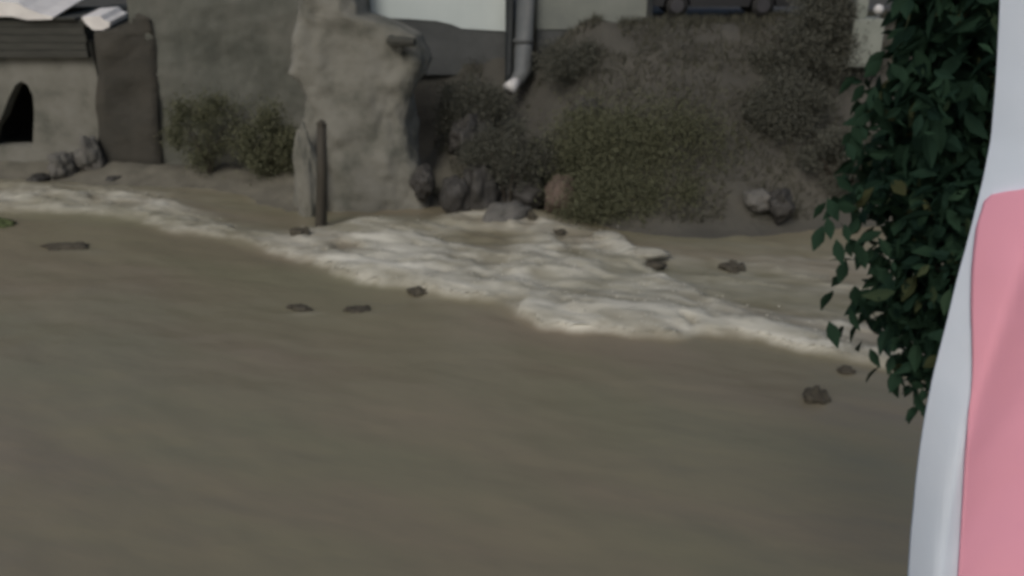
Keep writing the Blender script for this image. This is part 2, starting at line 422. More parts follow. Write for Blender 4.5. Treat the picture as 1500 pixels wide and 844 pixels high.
# ------------------------------------------------------------------ lumps: boulders, debris, masonry
def lump_mesh(name, mt, rx_, ry_, rz_, seed, n=22, amp=.35, fr=1.4, flat=.0):
    th = np.linspace(0, math.pi, n); ph = np.linspace(0, 2 * math.pi, 2 * n, endpoint=False)
    T, Pp = np.meshgrid(th, ph, indexing='ij')
    x, y, z = np.sin(T) * np.cos(Pp), np.sin(T) * np.sin(Pp), np.cos(T)
    r = 1 + amp * fbm(x * fr + seed, y * fr, z * fr, o=4, s=seed) 
    c = fbm(x * fr * .8 - seed, y * fr * .8, z * fr * .8, o=1, s=seed + 5)
    r = r * (1 - .18 * np.abs(np.round(c * 3) / 3))
    V = np.stack([x * r * rx_, y * r * ry_, z * r * rz_], -1).reshape(-1, 3)
    m_ = 2 * n
    i = np.arange(n * m_).reshape(n, m_)
    j = np.roll(i, -1, axis=1)
    F = np.stack([i[:-1], i[1:], j[1:], j[:-1]], -1).reshape(-1, 4)
    return raw_mesh(name, V, F, mt)

for k, (px, py, Y, sx, sy, sz, mt, label) in enumerate([
    (668, 292, 22.6, .42, .4, .62, 'boulder', 'dark wet boulder at the foot of the pale broken masonry'),
    (705, 278, 22.9, .55, .5, .75, 'boulder', 'grey upright boulder right of the dark wet one by the masonry foot'),
    (760, 285, 23.2, .8, .6, .6, 'boulder', 'broad low dark boulder behind the top of the white water'),
    (742, 322, 21.9, .75, .5, .42, 'pale_boulder', 'half drowned grey boulder in the middle of the white water'),
    (820, 290, 22.3, .42, .35, .55, 'red_boulder', 'reddish brown rock at the edge of the green bank'),
    (1108, 294, 21.6, .34, .3, .26, 'pale_boulder', 'small pale rock low on the right bank'),
    (1142, 300, 21.4, .34, .3, .42, 'boulder', 'small dark rock right of the small pale one'),
    (1060, 210, 23.6, .22, .2, .18, 'pale_boulder', 'small pale stone high on the right bank'),
    (690, 200, 24.6, .8, .5, .7, 'boulder', 'dark rock high on the slope below the white house'),
    (620, 268, 23.0, .35, .3, .5, 'boulder', 'narrow dark rock tucked against the pale masonry'),
    (865, 160, 24.4, .55, .45, .35, 'boulder', 'dark rock above the olive green bush'),
    (92, 242, 26.2, .5, .4, .42, 'pale_boulder', 'pale rubble heap at the foot of the arched house'),
    (132, 228, 26.3, .4, .35, .6, 'pale_boulder', 'upright pale stone at the right corner of the arched house'),
    (60, 262, 25.9, .45, .3, .16, 'boulder', 'flat dark stone at the water line below the arch'),
    (162, 262, 25.9, .5, .3, .14, 'boulder', 'flat dark stone at the water line below the dark gap block'),
]):
    o = link('boulder', lump_mesh('boulder', M[mt], sx, sy, sz, 100 + k, 26, .6, 1.5), None, at(px, py, Y))
    o.rotation_euler.z = k * 1.3
    tag(o, label, 'rock', 'rocks on the river bank')

def slab_rock(px, py, L, label, rz):
    p = on(px, py, .2)
    o = link('broken_slab', lump_mesh('broken_slab', M['slab'], L / 2, .3, .15, int(px), 18, .3, 1.6), None, p)
    o.rotation_euler = (R(-4), R(2), rz)
    tag(o, label, 'slab', 'broken slabs at the edge of the white water')
slab_rock(890, 348, .75, 'pale broken slab awash just below the olive green bush', R(-12))
slab_rock(945, 371, 1.05, 'longer pale slab awash right of the other slab', R(2))

# the tall pale masonry remnant
def masonry():
    rows = [(-10, 440, 524), (20, 440, 540), (32, 440, 585), (50, 440, 614), (85, 438, 628), (102, 430, 622), (118, 446, 612), (135, 452, 604), (170, 452, 606), (200, 448, 612), (240, 444, 622), (275, 442, 630), (320, 440, 640)]
    Y = 24.0
    nz, nph = 90, 120
    pys = np.linspace(-10, 322, nz)
    cx, hw, zz = [], [], []
    for q in pys:
        l = np.interp(q, [r[0] for r in rows], [r[1] for r in rows]); r_ = np.interp(q, [r[0] for r in rows], [r[2] for r in rows])
        a, b = at(l, q, Y), at(r_, q, Y)
        cx.append((a.x + b.x) / 2); hw.append((b.x - a.x) / 2); zz.append(a.z)
    cx, hw, zz = map(np.array, (cx, hw, zz))
    ph = np.linspace(0, 2 * math.pi, nph, endpoint=False)
    C, S = np.cos(ph)[None], np.sin(ph)[None]
    e = .55                                # squarish section
    X = cx[:, None] + hw[:, None] * np.sign(C) * np.abs(C) ** e
    Yy = Y + .85 * np.sign(S) * np.abs(S) ** e + .5 * (1 - sstep(0, 4.5, zz))[:, None] * -.6
    Z = np.repeat(zz[:, None], nph, 1)
    d = .20 * fbm(X * .9, Yy * .9, Z * .5, o=3, s=71) + .15 * fbm(X * 2.4, Yy * 2.4, Z * 1.8, o=6, s=72)
    stone = vn(X * 2.0 + .5 * np.floor(Z * 2.4), Yy * 2, np.floor(Z * 2.4), s=73)
    X = X + C * d; Yy = Yy + S * d * 1.2
    V = np.stack([X, Yy, Z], -1).reshape(-1, 3)
    i = np.arange(nz * nph).reshape(nz, nph); j = np.roll(i, -1, 1)
    F = np.stack([i[:-1], i[1:], j[1:], j[:-1]], -1).reshape(-1, 4)
    topc = len(V); V = np.vstack([V, [[cx[0], Y, zz[0] + .15]]])
    Ft = np.stack([i[0], np.roll(i[0], -1), np.full(nph, topc), np.full(nph, topc)], -1)
    base = Vector((cx[-1], Y, 0))
    V = V - np.array([base.x, base.y, 0])
    root = thing('masonry_remnant', 'tall pale crumbling masonry remnant standing in the water behind the leaning post', 'ruin', base)
    me = raw_mesh('wall', V, np.vstack([F]), M['pale_stone'])
    link('wall', me, root)
    bm = bmesh.new()
    vs = [bm.verts.new(V[k]) for k in i[0]]; c = bm.verts.new(V[topc])
    for k in range(nph): bm.faces.new((vs[k], vs[(k + 1) % nph], c))
    bm_obj('wall_top', bm, M['pale_stone'], root)
    # broken dark beam end sticking out near the top
    a = at(572, 60, 23.0) - base; b = at(608, 62, 22.75) - base; k_ = at(586, 76, 22.95) - base
    bm = bmesh.new(); tube(bm, [a + Vector((0, .7, .05)), a, (a + b) / 2, b], [.1, .12, .13, .1], 8)
    tube(bm, [k_ + Vector((.05, .4, -.1)), k_, (a + b) / 2], [.06, .08, .08], 7)
    bm_obj('beam_stub', bm, M['timber'], root)
    return root
masonry()
# low pale pier just left of the post
pa = at(450, 250, 22.6)
o = link('stone_pier', lump_mesh('stone_pier', M['pale_stone'], .36, .35, 1.5, 140, 34, .35, 1.6), None, (pa.x, 22.6, pa.z - .25))
tag(o, 'slim pale stone pier left of the dark leaning post', 'pier')

# the post in the water
pb_ = at(470, 340, 21.3); pm = at(471, 182, 21.3); pt = at(490, -60, 21.3)
root = thing('wooden_post', 'dark wet post leaning in front of the pale masonry remnant', 'post', (pb_.x, pb_.y, 0))
b0 = Vector((pb_.x, pb_.y, 0))
bm = bmesh.new(); tube(bm, [pb_ - b0 + Vector((0, 0, -1)), pb_ - b0, (pb_ + pm) / 2 - b0 + Vector((.02, 0, 0)), pm - b0], [.15, .145, .13, .115], 14)
bm_obj('butt', bm, M['post'], root, True)
bm = bmesh.new(); tube(bm, [pm - b0 - Vector((0, 0, .06)), pm - b0 + Vector((0, 0, .02)), pm - b0 + Vector((.03, .02, .10))], [.125, .125, .04], 9)
bm_obj('split_top', bm, M['post'], root)

# ------------------------------------------------------------------ stone house on the left, with the arched opening
def P2(px, py, Y): p = at(px, py, Y); return (p.x, p.z)
HY = 26.9
hb = at(-60, 240, HY)
root = thing('stone_house', 'small pale stone house with a dark arched opening and tin roof edge', 'house', (hb.x, HY, 0))
def loc(L): return [(x - hb.x, z) for x, z in L]
outer = loc([P2(-320, 255, HY), P2(153, 255, HY), P2(150, 215, HY), P2(146, 130, HY), P2(136, 80, HY), P2(132, 60, HY), P2(-320, 60, HY)])
arch = loc([P2(48, 214, HY), P2(50, 165, HY), P2(48, 140, HY), P2(40, 124, HY), P2(31, 119, HY), P2(22, 125, HY), P2(12, 145, HY), P2(2, 172, HY), P2(-10, 190, HY), P2(-14, 214, HY)])
bm = bmesh.new(); slab(bm, outer, [arch], 0, .5)
bmesh.ops.subdivide_edges(bm, edges=[e for e in bm.edges if e.calc_length() > .6], cuts=5, use_grid_fill=True)
wall = bm_obj('wall', bm, M['pale_stone'], root)
x0, x1 = outer[0][0], outer[1][0] - .1
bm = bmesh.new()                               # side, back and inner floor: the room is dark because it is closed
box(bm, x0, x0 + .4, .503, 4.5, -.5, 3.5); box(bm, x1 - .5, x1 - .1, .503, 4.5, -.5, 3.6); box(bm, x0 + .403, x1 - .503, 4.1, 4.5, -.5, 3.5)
bm_obj('side_wall', bm, M['dark_stone_gap_shade'], root)
# dark boarded loft
n = 13
zt, zb_ = at(60, 28, HY).z, at(60, 84, HY).z
zb2 = at(60, 92, HY).z
xa, xb = at(-320, 60, HY).x - hb.x, at(131, 60, HY).x - hb.x
bwid = (zt - zb_) / 5
for k in range(5):
    bm = bmesh.new(); box(bm, xa + .02 * (k % 2), xb + .09 * k * 0 + random.uniform(-.03, .03), -.16 - .02 * (4 - k), -.05, zb_ + k * bwid + .012, zb_ + (k + 1) * bwid, .012)
    bm_obj('board', bm, M['timber'], root)
bm = bmesh.new(); box(bm, xa, xb - .1, -.046, 4.5, zb_ + .02, zb_ + .14); box(bm, xb - .25, xb - .1, -.046, 4.5, zb_ + .143, zt); box(bm, xa, xb - .253, 4.3, 4.5, zb_ + .143, zt)
bm_obj('loft_frame', bm, M['timber'], root)
def tin(name, L, y0, y1, rise):
    """bent sheet of roof tin: profile L in x,z, reaching back from y0 to y1"""
    bm = bmesh.new()
    fr = [bm.verts.new((x, y0, z)) for x, z in L]; bk = [bm.verts.new((x, y1, z + rise)) for x, z in L]
    m_ = len(L) // 2
    bm.faces.new(fr); bm.faces.new(bk[::-1])
    for j in range(len(L)):
        k = (j + 1) % len(L); bm.faces.new((fr[j], fr[k], bk[k], bk[j]))
    return bm_obj(name, bm, M['tin'], root)
rf = tin('roof', loc([P2(-320, 22, HY - .65), P2(-320, -22, HY - .65), P2(0, 4, HY - .65), P2(18, 6, HY - .65), P2(30, 13, HY - .65), P2(52, 22, HY - .65), P2(72, 26, HY - .65), P2(68, 30, HY - .65), P2(32, 31, HY - .65), P2(10, 26, HY - .65)]), -.35, 4.7, .9)
tin('roof_end', loc([P2(112, 27, HY - .65), P2(140, 25, HY - .65), P2(146, 31, HY - .65), P2(154, 34, HY - .65), P2(154, 41, HY - .65), P2(144, 46, HY - .65), P2(130, 46, HY - .65), P2(118, 36, HY - .65)]), -.35, 1.0, .15)
bm = bmesh.new(); box(bm, at(70, 25, HY).x - hb.x, at(116, 25, HY).x - hb.x, -.3, 4.6, zt + .003, zt + .06)
bm_obj('roof_batten', bm, M['timber'], root)

# block right of it: shade of the gap between buildings put into its colour
BY_ = 26.3
bz = at(185, 225, BY_)
bm = bmesh.new()
L = [P2(136, 250, BY_), P2(234, 250, BY_), P2(228, 150, BY_), P2(222, 60, BY_), P2(216, 28, BY_), P2(196, 22, BY_), P2(178, 36, BY_), P2(160, 44, BY_), P2(132, 50, BY_), P2(140, 120, BY_)]
slab(bm, [(x - bz.x, z) for x, z in L], [], .2, 1.8)
bmesh.ops.subdivide_edges(bm, edges=[e for e in bm.edges if e.calc_length() > .4], cuts=6, use_grid_fill=True)
for v in bm.verts:
    q = v.co; v.co = q + Vector((.09, .28, .12)) * float(fbm(np.array([q.x * 1.3]), np.array([q.y * 1.3]), np.array([q.z * 1.3]), s=91)[0])
o = bm_obj('gap_shade_block', bm, M['dark_stone_gap_shade'], None, True, (bz.x, BY_, 0))
tag(o, 'dark rough block standing in for the shaded gap right of the arched stone house', 'gap_shade_block')

# tall grey wall between the gap block and masonry, relief as geometry
wa, wb = at(222, 240, 26.6), at(537, 0, 26.6)
n, m_ = 90, 90
U = np.linspace(wa.x, wb.x, n); Zs = np.linspace(-.2, 6.2, m_)
UU, ZZ = np.meshgrid(U, Zs)
rel = .10 * fbm(UU * .6, ZZ * .6, s=95) + .05 * fbm(UU * 2.2, ZZ * 2.6, s=96, o=4)
bm = bmesh.new()
top = 6.0 + .2 * fbm(U * .8, U * 0, s=97)
Vf = np.stack([UU - wa.x, 0 - rel, np.minimum(ZZ, top[None])], -1).reshape(-1, 3); Vb = Vf.copy(); Vb[:, 1] = .6
Ff = grid_faces(m_, n); i = np.arange(n * m_).reshape(m_, n)
ring = np.concatenate([i[0, :], i[1:, -1], i[-1, -2::-1], i[-2:0:-1, 0]])
N0 = n * m_
Fs = np.stack([ring, ring + N0, np.roll(ring, -1) + N0, np.roll(ring, -1)], -1)
me = raw_mesh('retaining_wall', np.vstack([Vf, Vb]), np.vstack([Ff, Ff[:, ::-1] + N0, Fs]), M['grey_wall'])
o = link('retaining_wall', me, None, (wa.x, 26.6, 0))
tag(o, 'tall grey plastered wall between the dark gap block and pale masonry', 'wall')
# ------------------------------------------------------------------ white house, shadow gap tube, grey pipe, grey house
WY0 = 27.2
p0 = at(640, 40, WY0)
root = thing('white_house', 'white painted house wall above the broken masonry', 'house', (p0.x, WY0, 4.0))
def l2(L): return [(x - p0.x, z - 4.0) for x, z in L]
bm = bmesh.new()
slab(bm, l2([P2(548, 26, WY0), P2(600, 28, WY0), P2(640, 31, WY0), P2(662, 36, WY0), P2(676, 42, WY0), P2(741, 46, WY0), (P2(741, 46, WY0)[0], 8.4), (P2(533, 0, WY0)[0], 8.4), P2(533, 0, WY0), P2(536, 10, WY0)]), [], 0, .4)
bm_obj('wall', bm, M['white'], root)
bm = bmesh.new()
slab(bm, l2([P2(545, 20, WY0), P2(741, 38, WY0), P2(741, 110, WY0), P2(545, 110, WY0)]), [], .05, .35)
bm_obj('plinth', bm, M['plinth'], root)
xl, xr = P2(533, 0, WY0)[0] - p0.x, P2(741, 0, WY0)[0] - p0.x
bm = bmesh.new(); box(bm, xl, xl + .4, .403, 6, .6, 4.4); box(bm, xr - .4, xr, .403, 6, .2, 4.4); box(bm, xl + .403, xr - .403, 5.6, 6, .2, 4.4)
bm_obj('side_wall', bm, M['white'], root)
bm = bmesh.new(); 
for sgn in (0, 1):
    y0_, y1_ = (-.4, 3.0) if sgn == 0 else (3.0, 6.4)
    z0_, z1_ = (4.4, 5.6) if sgn == 0 else (5.6, 4.4)
    vs = [bm.verts.new(q) for q in ((xl - .3, y0_, z0_), (xr + .3, y0_, z0_), (xr + .3, y1_, z1_), (xl - .3, y1_, z1_), (xl - .3, y0_, z0_ + .1), (xr + .3, y0_, z0_ + .1), (xr + .3, y1_, z1_ + .1), (xl - .3, y1_, z1_ + .1))]
    for f in ((3, 2, 1, 0), (4, 5, 6, 7), (0, 1, 5, 4), (1, 2, 6, 5), (2, 3, 7, 6), (3, 0, 4, 7)): bm.faces.new([vs[t] for t in f])
bm_obj('roof', bm, M['timber'], root)

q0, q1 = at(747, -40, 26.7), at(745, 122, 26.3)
bm = bmesh.new(); tube(bm, [Vector((q0.x, 26.7, 8)) - q1, q0 - q1, Vector((q1.x + .02, 26.4, q1.z + .3)) - q1, Vector((0, 0, -.1))], .125, 12)  # black tube: the shadow gap between the two houses put into its colour
o = bm_obj('gap_shadow_tube', bm, M['gap_and_post_black'], None, True, q1)
tag(o, 'black tube standing in for the shadow gap right of the white wall', 'pipe')
q0, q1 = at(771, -40, 26.6), at(766, 112, 26.2)
root = thing('grey_drainpipe', 'thick grey drainpipe ending in a pale tilted spout', 'pipe', q1)
bm = bmesh.new(); tube(bm, [Vector((q0.x, 26.6, 8)) - q1, q0 - q1, Vector((0, 0, .15)), at(757, 120, 25.9) - q1], [.27, .27, .26, .2], 18)
bm_obj('pipe', bm, M['grey_pipe'], root, True)
bm = bmesh.new(); tube(bm, [at(757, 119, 25.88) - q1, at(745, 131, 25.6) - q1], [.15, .2], 14)
bm_obj('spout', bm, M['lip'], root, True)
for pyc in (-20, 60):
    c = at(769 - (pyc + 20) * .03, pyc, 26.5 - .003 * pyc) - q1
    bm = bmesh.new(); tube(bm, [c + Vector((0, .02, .05)), c + Vector((0, .02, -.05))], .3, 18); bm_obj('bracket', bm, M['plinth'], root, True)

GY0 = 26.8
g0 = at(868, 40, GY0)
root = thing('grey_house', 'grey rendered house wall between the grey drainpipe and dark car', 'house', (g0.x, GY0, 4.0))
xl, xr = at(787, 0, GY0).x - g0.x, at(948, 0, GY0).x - g0.x
zb0 = at(868, 43, GY0).z - 4
bm = bmesh.new(); slab(bm, [(xl, zb0), (xr, zb0), (xr, 4.2), (xl, 4.2)], [], 0, .4); bm_obj('wall', bm, M['grey_house'], root)
bm = bmesh.new(); box(bm, xl, xr, .04, .4, -.6, zb0 - .003); bm_obj('plinth', bm, M['plinth'], root)
bm = bmesh.new(); box(bm, xl, xl + .4, .403, 6, .2, 4.2); box(bm, xr - .4, xr, .403, 6, .2, 4.2); box(bm, xl + .403, xr - .403, 5.6, 6, .2, 4.2); bm_obj('side_wall', bm, M['grey_house'], root)
bm = bmesh.new(); box(bm, xl - .2, xr + .2, -.3, 6.3, 4.203, 4.4, .02); bm_obj('roof', bm, M['plinth'], root)
bm = bmesh.new(); box(bm, xr + .003, xr + .16, -.12, .1, zb0 - .1, 4.0, .01); bm_obj('corner_post', bm, M['gap_and_post_black'], root)

# ------------------------------------------------------------------ dark parked car (only its lower half shows)
def car(cx_, cy_, cz):
    root = thing('parked_car', 'black car parked on the bank top beside the grey house', 'car', (cx_, cy_, cz))
    prof = [(-2.0, .32), (-2.06, .55), (-2.0, .82), (-1.75, .93), (-1.05, 1.0), (-.45, 1.42), (.75, 1.44), (1.45, 1.05), (1.95, .95), (2.06, .7), (2.05, .4), (1.95, .28),
            (1.62, .28), (1.58, .45), (1.42, .6), (1.22, .64), (1.02, .6), (.86, .45), (.82, .28), (-.86, .28), (-.9, .45), (-1.06, .6), (-1.26, .64), (-1.46, .6), (-1.62, .45), (-1.66, .28)]
    bm = bmesh.new(); slab(bm, prof, [], -.82, .82)
    for v in bm.verts:
        if v.co.z > 1.0: v.co.y *= .8 if v.co.z > 1.2 else .97
    bm_obj('body', bm, M['car'], root)
    for x in (1.22, -1.26):
        for s in (-1, 1):
            bm = bmesh.new(); tube(bm, [(x, s * .86, .31), (x, s * .66, .31)], .31, 24)
            wl = bm_obj('wheel', bm, M['rubber'], root, True)
            bm = bmesh.new(); tube(bm, [(x, s * .875, .31), (x, s * .85, .31)], .19, 16); bm_obj('rim', bm, M['alloy'], wl)
    for s in (-1, 1):
        bm = bmesh.new()
        slab(bm, [(-.95, 1.02), (-.42, 1.36), (.1, 1.38), (.1, 1.02)], [], s * .82 - .01, s * .82 + .01); bm_obj('window', bm, M['glass'], root)
        bm = bmesh.new()
        slab(bm, [(.16, 1.02), (.16, 1.38), (.72, 1.38), (1.3, 1.04)], [], s * .82 - .01, s * .82 + .01); bm_obj('window', bm, M['glass'], root)
        bm = bmesh.new(); box(bm, -2.075, -1.95, s * .62 - .15, s * .62 + .15, .62, .76, .02); bm_obj('headlight', bm, M['lamp'], root)
        bm = bmesh.new(); box(bm, 1.98, 2.08, s * .62 - .12, s * .62 + .12, .68, .84, .02); bm_obj('tail_light', bm, M['red_boulder'], root)
c = at(1045, 30, 26.6)
car(c.x * 27.6 / 26.6, 27.6, 4.66)

# ------------------------------------------------------------------ concrete gatepost on its block
c = at(1261, 68, 24.6)
root = thing('gatepost', 'pale concrete post on a square block at the edge of the dark tree', 'post', (c.x, c.y, c.z))
w_ = (at(1284, 68, 24.6).x - at(1239, 68, 24.6).x) / 2
hz = at(1261, 26, 24.6).z - c.z
bm = bmesh.new(); box(bm, -w_, w_, -.4, .4, -.5, hz, .05); bm_obj('block', bm, M['concrete'], root)
bm = bmesh.new(); box(bm, -w_ + .08, -.02, -.2, .2, hz + .003, hz + 2.6, .03); bm_obj('shaft', bm, M['concrete'], root)
bm = bmesh.new(); tube(bm, [at(1287, 16, 24.3) - c + Vector((0, 0, -.6)), at(1287, 16, 24.3) - c], .05, 8); bm_obj('bolt', bm, M['grey_pipe'], root)
bm = bmesh.new(); bmesh.ops.create_icosphere(bm, subdivisions=2, radius=.13, matrix=Matrix.Translation(at(1287, 14, 24.3) - c)); bm_obj('knob', bm, M['lip'], root, True)

# ------------------------------------------------------------------ foliage
LEAF = np.array([(0, 0, 0), (.18, .3, .03), (.22, .55, .02), (.1, .85, -.06), (0, 1.05, -.14), (-.1, .85, -.06), (-.22, .55, .02), (-.18, .3, .03), (0, .3, -.03), (0, .6, -.05)], float)
LEAF_F = np.array([(0, 1, 8), (0, 8, 7), (1, 2, 9), (1, 9, 8), (8, 9, 6), (8, 6, 7), (2, 3, 9), (9, 5, 6), (3, 4, 9), (9, 4, 5)])
BLADE = np.array([(-.5, 0, 0), (.5, 0, 0), (.0, 1, .15)], float); BLADE_F = np.array([(0, 1, 2)])
DIAM = np.array([(0, 0, 0), (.3, .5, .08), (0, 1, 0), (-.3, .5, .08)], float); DIAM_F = np.array([(0, 1, 2), (0, 2, 3)])
def frames(n, droop=0., rng=RNG):
    """random frames; local +Y is the leaf axis"""
    d = rng.normal(size=(n, 3)); d[:, 2] -= droop; d /= np.linalg.norm(d, axis=1, keepdims=True)
    r = rng.normal(size=(n, 3)); u = np.cross(d, r); u /= np.linalg.norm(u, axis=1, keepdims=True)
    v = np.cross(u, d)
    return np.stack([u, d, v], -1)          # columns
def leaves(name, P, size, mt, T=DIAM, TF=DIAM_F, droop=0., fr=None):
    n = len(P); Q = frames(n, droop) if fr is None else fr
    s = np.broadcast_to(np.asarray(size), (n,))[:, None, None]
    V = (T[None] * s) @ np.transpose(Q, (0, 2, 1)) + P[:, None]
    F = TF[None] + (np.arange(n) * len(T))[:, None, None]
    return raw_mesh(name, V.reshape(-1, 3), F.reshape(-1, TF.shape[1]), mt, smooth=False)
def clumps(n, cl, r, spread, rng=RNG):
    c = rng.normal(size=(cl, 3)); c /= np.linalg.norm(c, axis=1, keepdims=True); c *= rng.uniform(.35, 1, (cl, 1)) ** .6
    c = c * np.array(r)
    k = rng.integers(0, cl, n)
    return c[k] + rng.normal(size=(n, 3)) * spread * rng.uniform(.5, 1.2, (cl, 1))[k]

def bush(px, py, Y, rx_, ry_, rz_, mt, label, n=2600, size=.16, cl=26, group='bushes on the river bank'):
    p = at(px, py, Y)
    gz = float(ground(np.array([p.x]), np.array([Y]))[0])
    root = thing('bush', label, 'bush', (p.x, Y, gz), group)
    n = int(n * 5); size *= .45; cl = int(cl * 1.3)
    Pn = clumps(n, cl, (rx_ * 1.1, ry_, rz_ * 1.05), .2 * max(rx_, rz_)) + np.array([0, 0, p.z - gz])
    link('foliage', leaves('foliage', Pn, RNG.uniform(.7, 1.3, n) * size, M[mt], droop=.2), root)
    bm = bmesh.new()
    for k in range(5):
        a = k * 1.26; tube(bm, [(0, 0, -.2), (.2 * math.cos(a), .2 * math.sin(a), (p.z - gz) * .5), (.6 * rx_ * math.cos(a), .6 * ry_ * math.sin(a), (p.z - gz) * .95 + .2)], [.05, .035, .015], 6)
    bm_obj('stem', bm, M['bark'], root)
bush(300, 190, 25.6, 1.0, .35, 1.05, 'leaf_olive', 'thin olive bush against the middle of the grey wall', 1500)
bush(392, 212, 25.0, .85, .45, 1.0, 'leaf_olive', 'olive bush between the grey wall and pale masonry')
bush(930, 235, 23.0, 2.0, .8, 1.3, 'leaf_olive', 'broad olive green bush above the white water', 9000, .15, 70)
bush(925, 292, 21.9, 1.7, .5, .55, 'leaf_olive', 'low straggling olive bush just above the pale slabs', 3600, .15, 40)
bush(845, 95, 25.6, 1.0, .6, .5, 'leaf_mid', 'low dark bush under the grey house wall', 2400, .14)
bush(1190, 60, 24.6, 1.0, .7, 1.3, 'leaf_mid', 'dull green bush left of the pale gatepost', 5000, .16, 40)
bush(1120, 95, 24.9, .45, .4, .35, 'leaf_mid', 'small dark tuft on the bank below the black car', 900, .14)
bush(1150, 160, 23.6, 1.0, .6, .8, 'leaf_mid', 'dull sprawling bush on the right bank', 3600, .15, 34)
bush(690, 160, 25.2, .9, .5, .7, 'leaf_mid', 'dark bush on the slope below the white wall', 3000, .14, 30)
bush(745, 225, 22.9, 1.0, .4, .7, 'leaf_mid', 'dark sprawling bush below the tilted spout', 3000, .14, 30)
bush(1225, 240, 22.4, .9, .6, .9, 'leaf_mid', 'dull bush low on the bank behind the dark tree', 3600, .15, 30)

# grass and weeds over the bank: nobody could count them
n = 60000
gxr = RNG.uniform(-13, 14, n); dd = RNG.uniform(.5, 6.5, n)
gyr = yb(gxr) + dd
keep = (gxr > XWALL - .3) & (vn(gxr * .7, gyr * .7, s=201) + .5 * vn(gxr * 2.1, gyr * 2.1, s=202) > -.25)
gxr, gyr = gxr[keep], gyr[keep]
P = np.stack([gxr, gyr, ground(gxr, gyr) - .02], -1); n = len(P)
Q = frames(n, -1.6)
T = BLADE * np.array([.13, 1, 1])
me = leaves('bank_grass', P, RNG.uniform(.12, .34, n), M['grass'], T, BLADE_F, fr=Q)
tag(link('bank_grass', me), 'dull trampled grass and weeds over the earth bank', None, None, 'stuff')

# ------------------------------------------------------------------ the near tree at the right
def tree():
    base = Vector((3.15, 5.2, 1.0))
    root = thing('leafy_tree', 'dark leafy tree with drooping leaves in front of the river at right', 'tree', base)
    bm = bmesh.new()
    tp = [(0, 0, -.3), (.02, .05, 1.2), (-.08, .1, 2.6), (-.05, .15, 4.2), (-.2, .2, 6.0), (-.15, .25, 7.4)]
    tube(bm, tp, [.2, .17, .15, .13, .1, .05], 14)
    bm_obj('trunk', bm, M['bark'], root, True)
    limbs = []
    # crown outline: picture points at the tree's own distance
    cen = []
    edge = [(-40, 1325), (0, 1332), (60, 1330), (95, 1300), (130, 1262), (200, 1248), (280, 1228), (340, 1230), (400, 1262), (450, 1275), (500, 1300), (540, 1325), (570, 1350)]
    for _ in range(400):
        q = RNG.uniform(-330, 555); l = np.interp(q, [e[0] for e in edge], [e[1] for e in edge])
        if q < -40: l = 1300 - .1 * (q + 40) * -1
        x = l + (1560 - l) * RNG.uniform(.05, 1) ** .8
        Y = 5.2 + RNG.uniform(-.75, .85) * min(1, .35 + (x - l) / 150)
        cen.append(at(x, q, Y) - base)
    C = np.array([tuple(c) for c in cen])
    for k in range(0, 60, 3):
        c = Vector(C[k]); zt_ = max(min(c.z * .8, 7.2), 2.2)
        s = Vector((np.interp(zt_, [t[2] for t in tp], [t[0] for t in tp]), np.interp(zt_, [t[2] for t in tp], [t[1] for t in tp]), zt_))
        mid = (s + c) / 2 + Vector((0, 0, .15))
        bm = bmesh.new(); tube(bm, [s, mid, c], [.045, .025, .008], 7)
        bm_obj('branch', bm, M['bark'], root, True)
    n = 15000
    k = RNG.integers(0, len(C), n)
    Pn = C[k] + RNG.normal(size=(n, 3)) * np.array([.13, .15, .14]) * RNG.uniform(.4, 1.1, (n, 1))
    # the river side of the crown is cropped to its uneven outline
    W_ = Pn + np.array(base); dep = W_[:, 1] * CP - (W_[:, 2] - CAM_H) * SP
    ang = W_[:, 0] / dep / HALF * 750 + 750; hgt = 422 - (W_[:, 1] * SP + (W_[:, 2] - CAM_H) * CP) / dep / HALF * 750
    Pn = Pn[(ang > np.interp(hgt, [e[0] for e in edge], [e[1] for e in edge]) - 14) & (hgt < 575)]
    n = len(Pn)
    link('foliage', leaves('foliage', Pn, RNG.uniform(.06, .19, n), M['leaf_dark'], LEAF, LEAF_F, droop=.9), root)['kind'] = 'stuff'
    # leaves one can pick out along the edge and hanging below
    me = raw_mesh('leaf', LEAF, LEAF_F, M['leaf_dark'], True)
    spots = [(1221, 425, .16, 8), (1214, 470, .17, -25), (1232, 478, .14, -30), (1262, 500, .15, -35), (1274, 510, .13, -20), (1206, 330, .16, 15), (1212, 318, .13, -20), (1210, 296, .12, 30), (1340, 575, .15, -12), (1350, 590, .13, -30), (1338, 600, .1, 10), (1228, 405, .12, 30), (1290, 535, .16, 10), (1305, 545, .17, -15), (1320, 540, .16, 20), (1245, 452, .14, -10), (1258, 470, .15, 12), (1212, 290, .15, -30), (1225, 350, .15, -10), (1240, 380, .16, 15), (1252, 418, .15, -18)]
    for e in edge:
        for _ in range(7): spots.append((e[1] + RNG.uniform(-10, 34), e[0] + RNG.uniform(-25, 25), RNG.uniform(.09, .15), RNG.uniform(-50, 50)))
    for px, py, s, tilt in spots:
        o = link('leaf', me, root, at(px, py, 4.75 + RNG.uniform(0, .4)) - base)
        o.rotation_euler = (R(-90 + RNG.uniform(-35, 35)), R(tilt), RNG.uniform(-.9, .9)); o.scale = (s * 1.1, s, s)
tree()

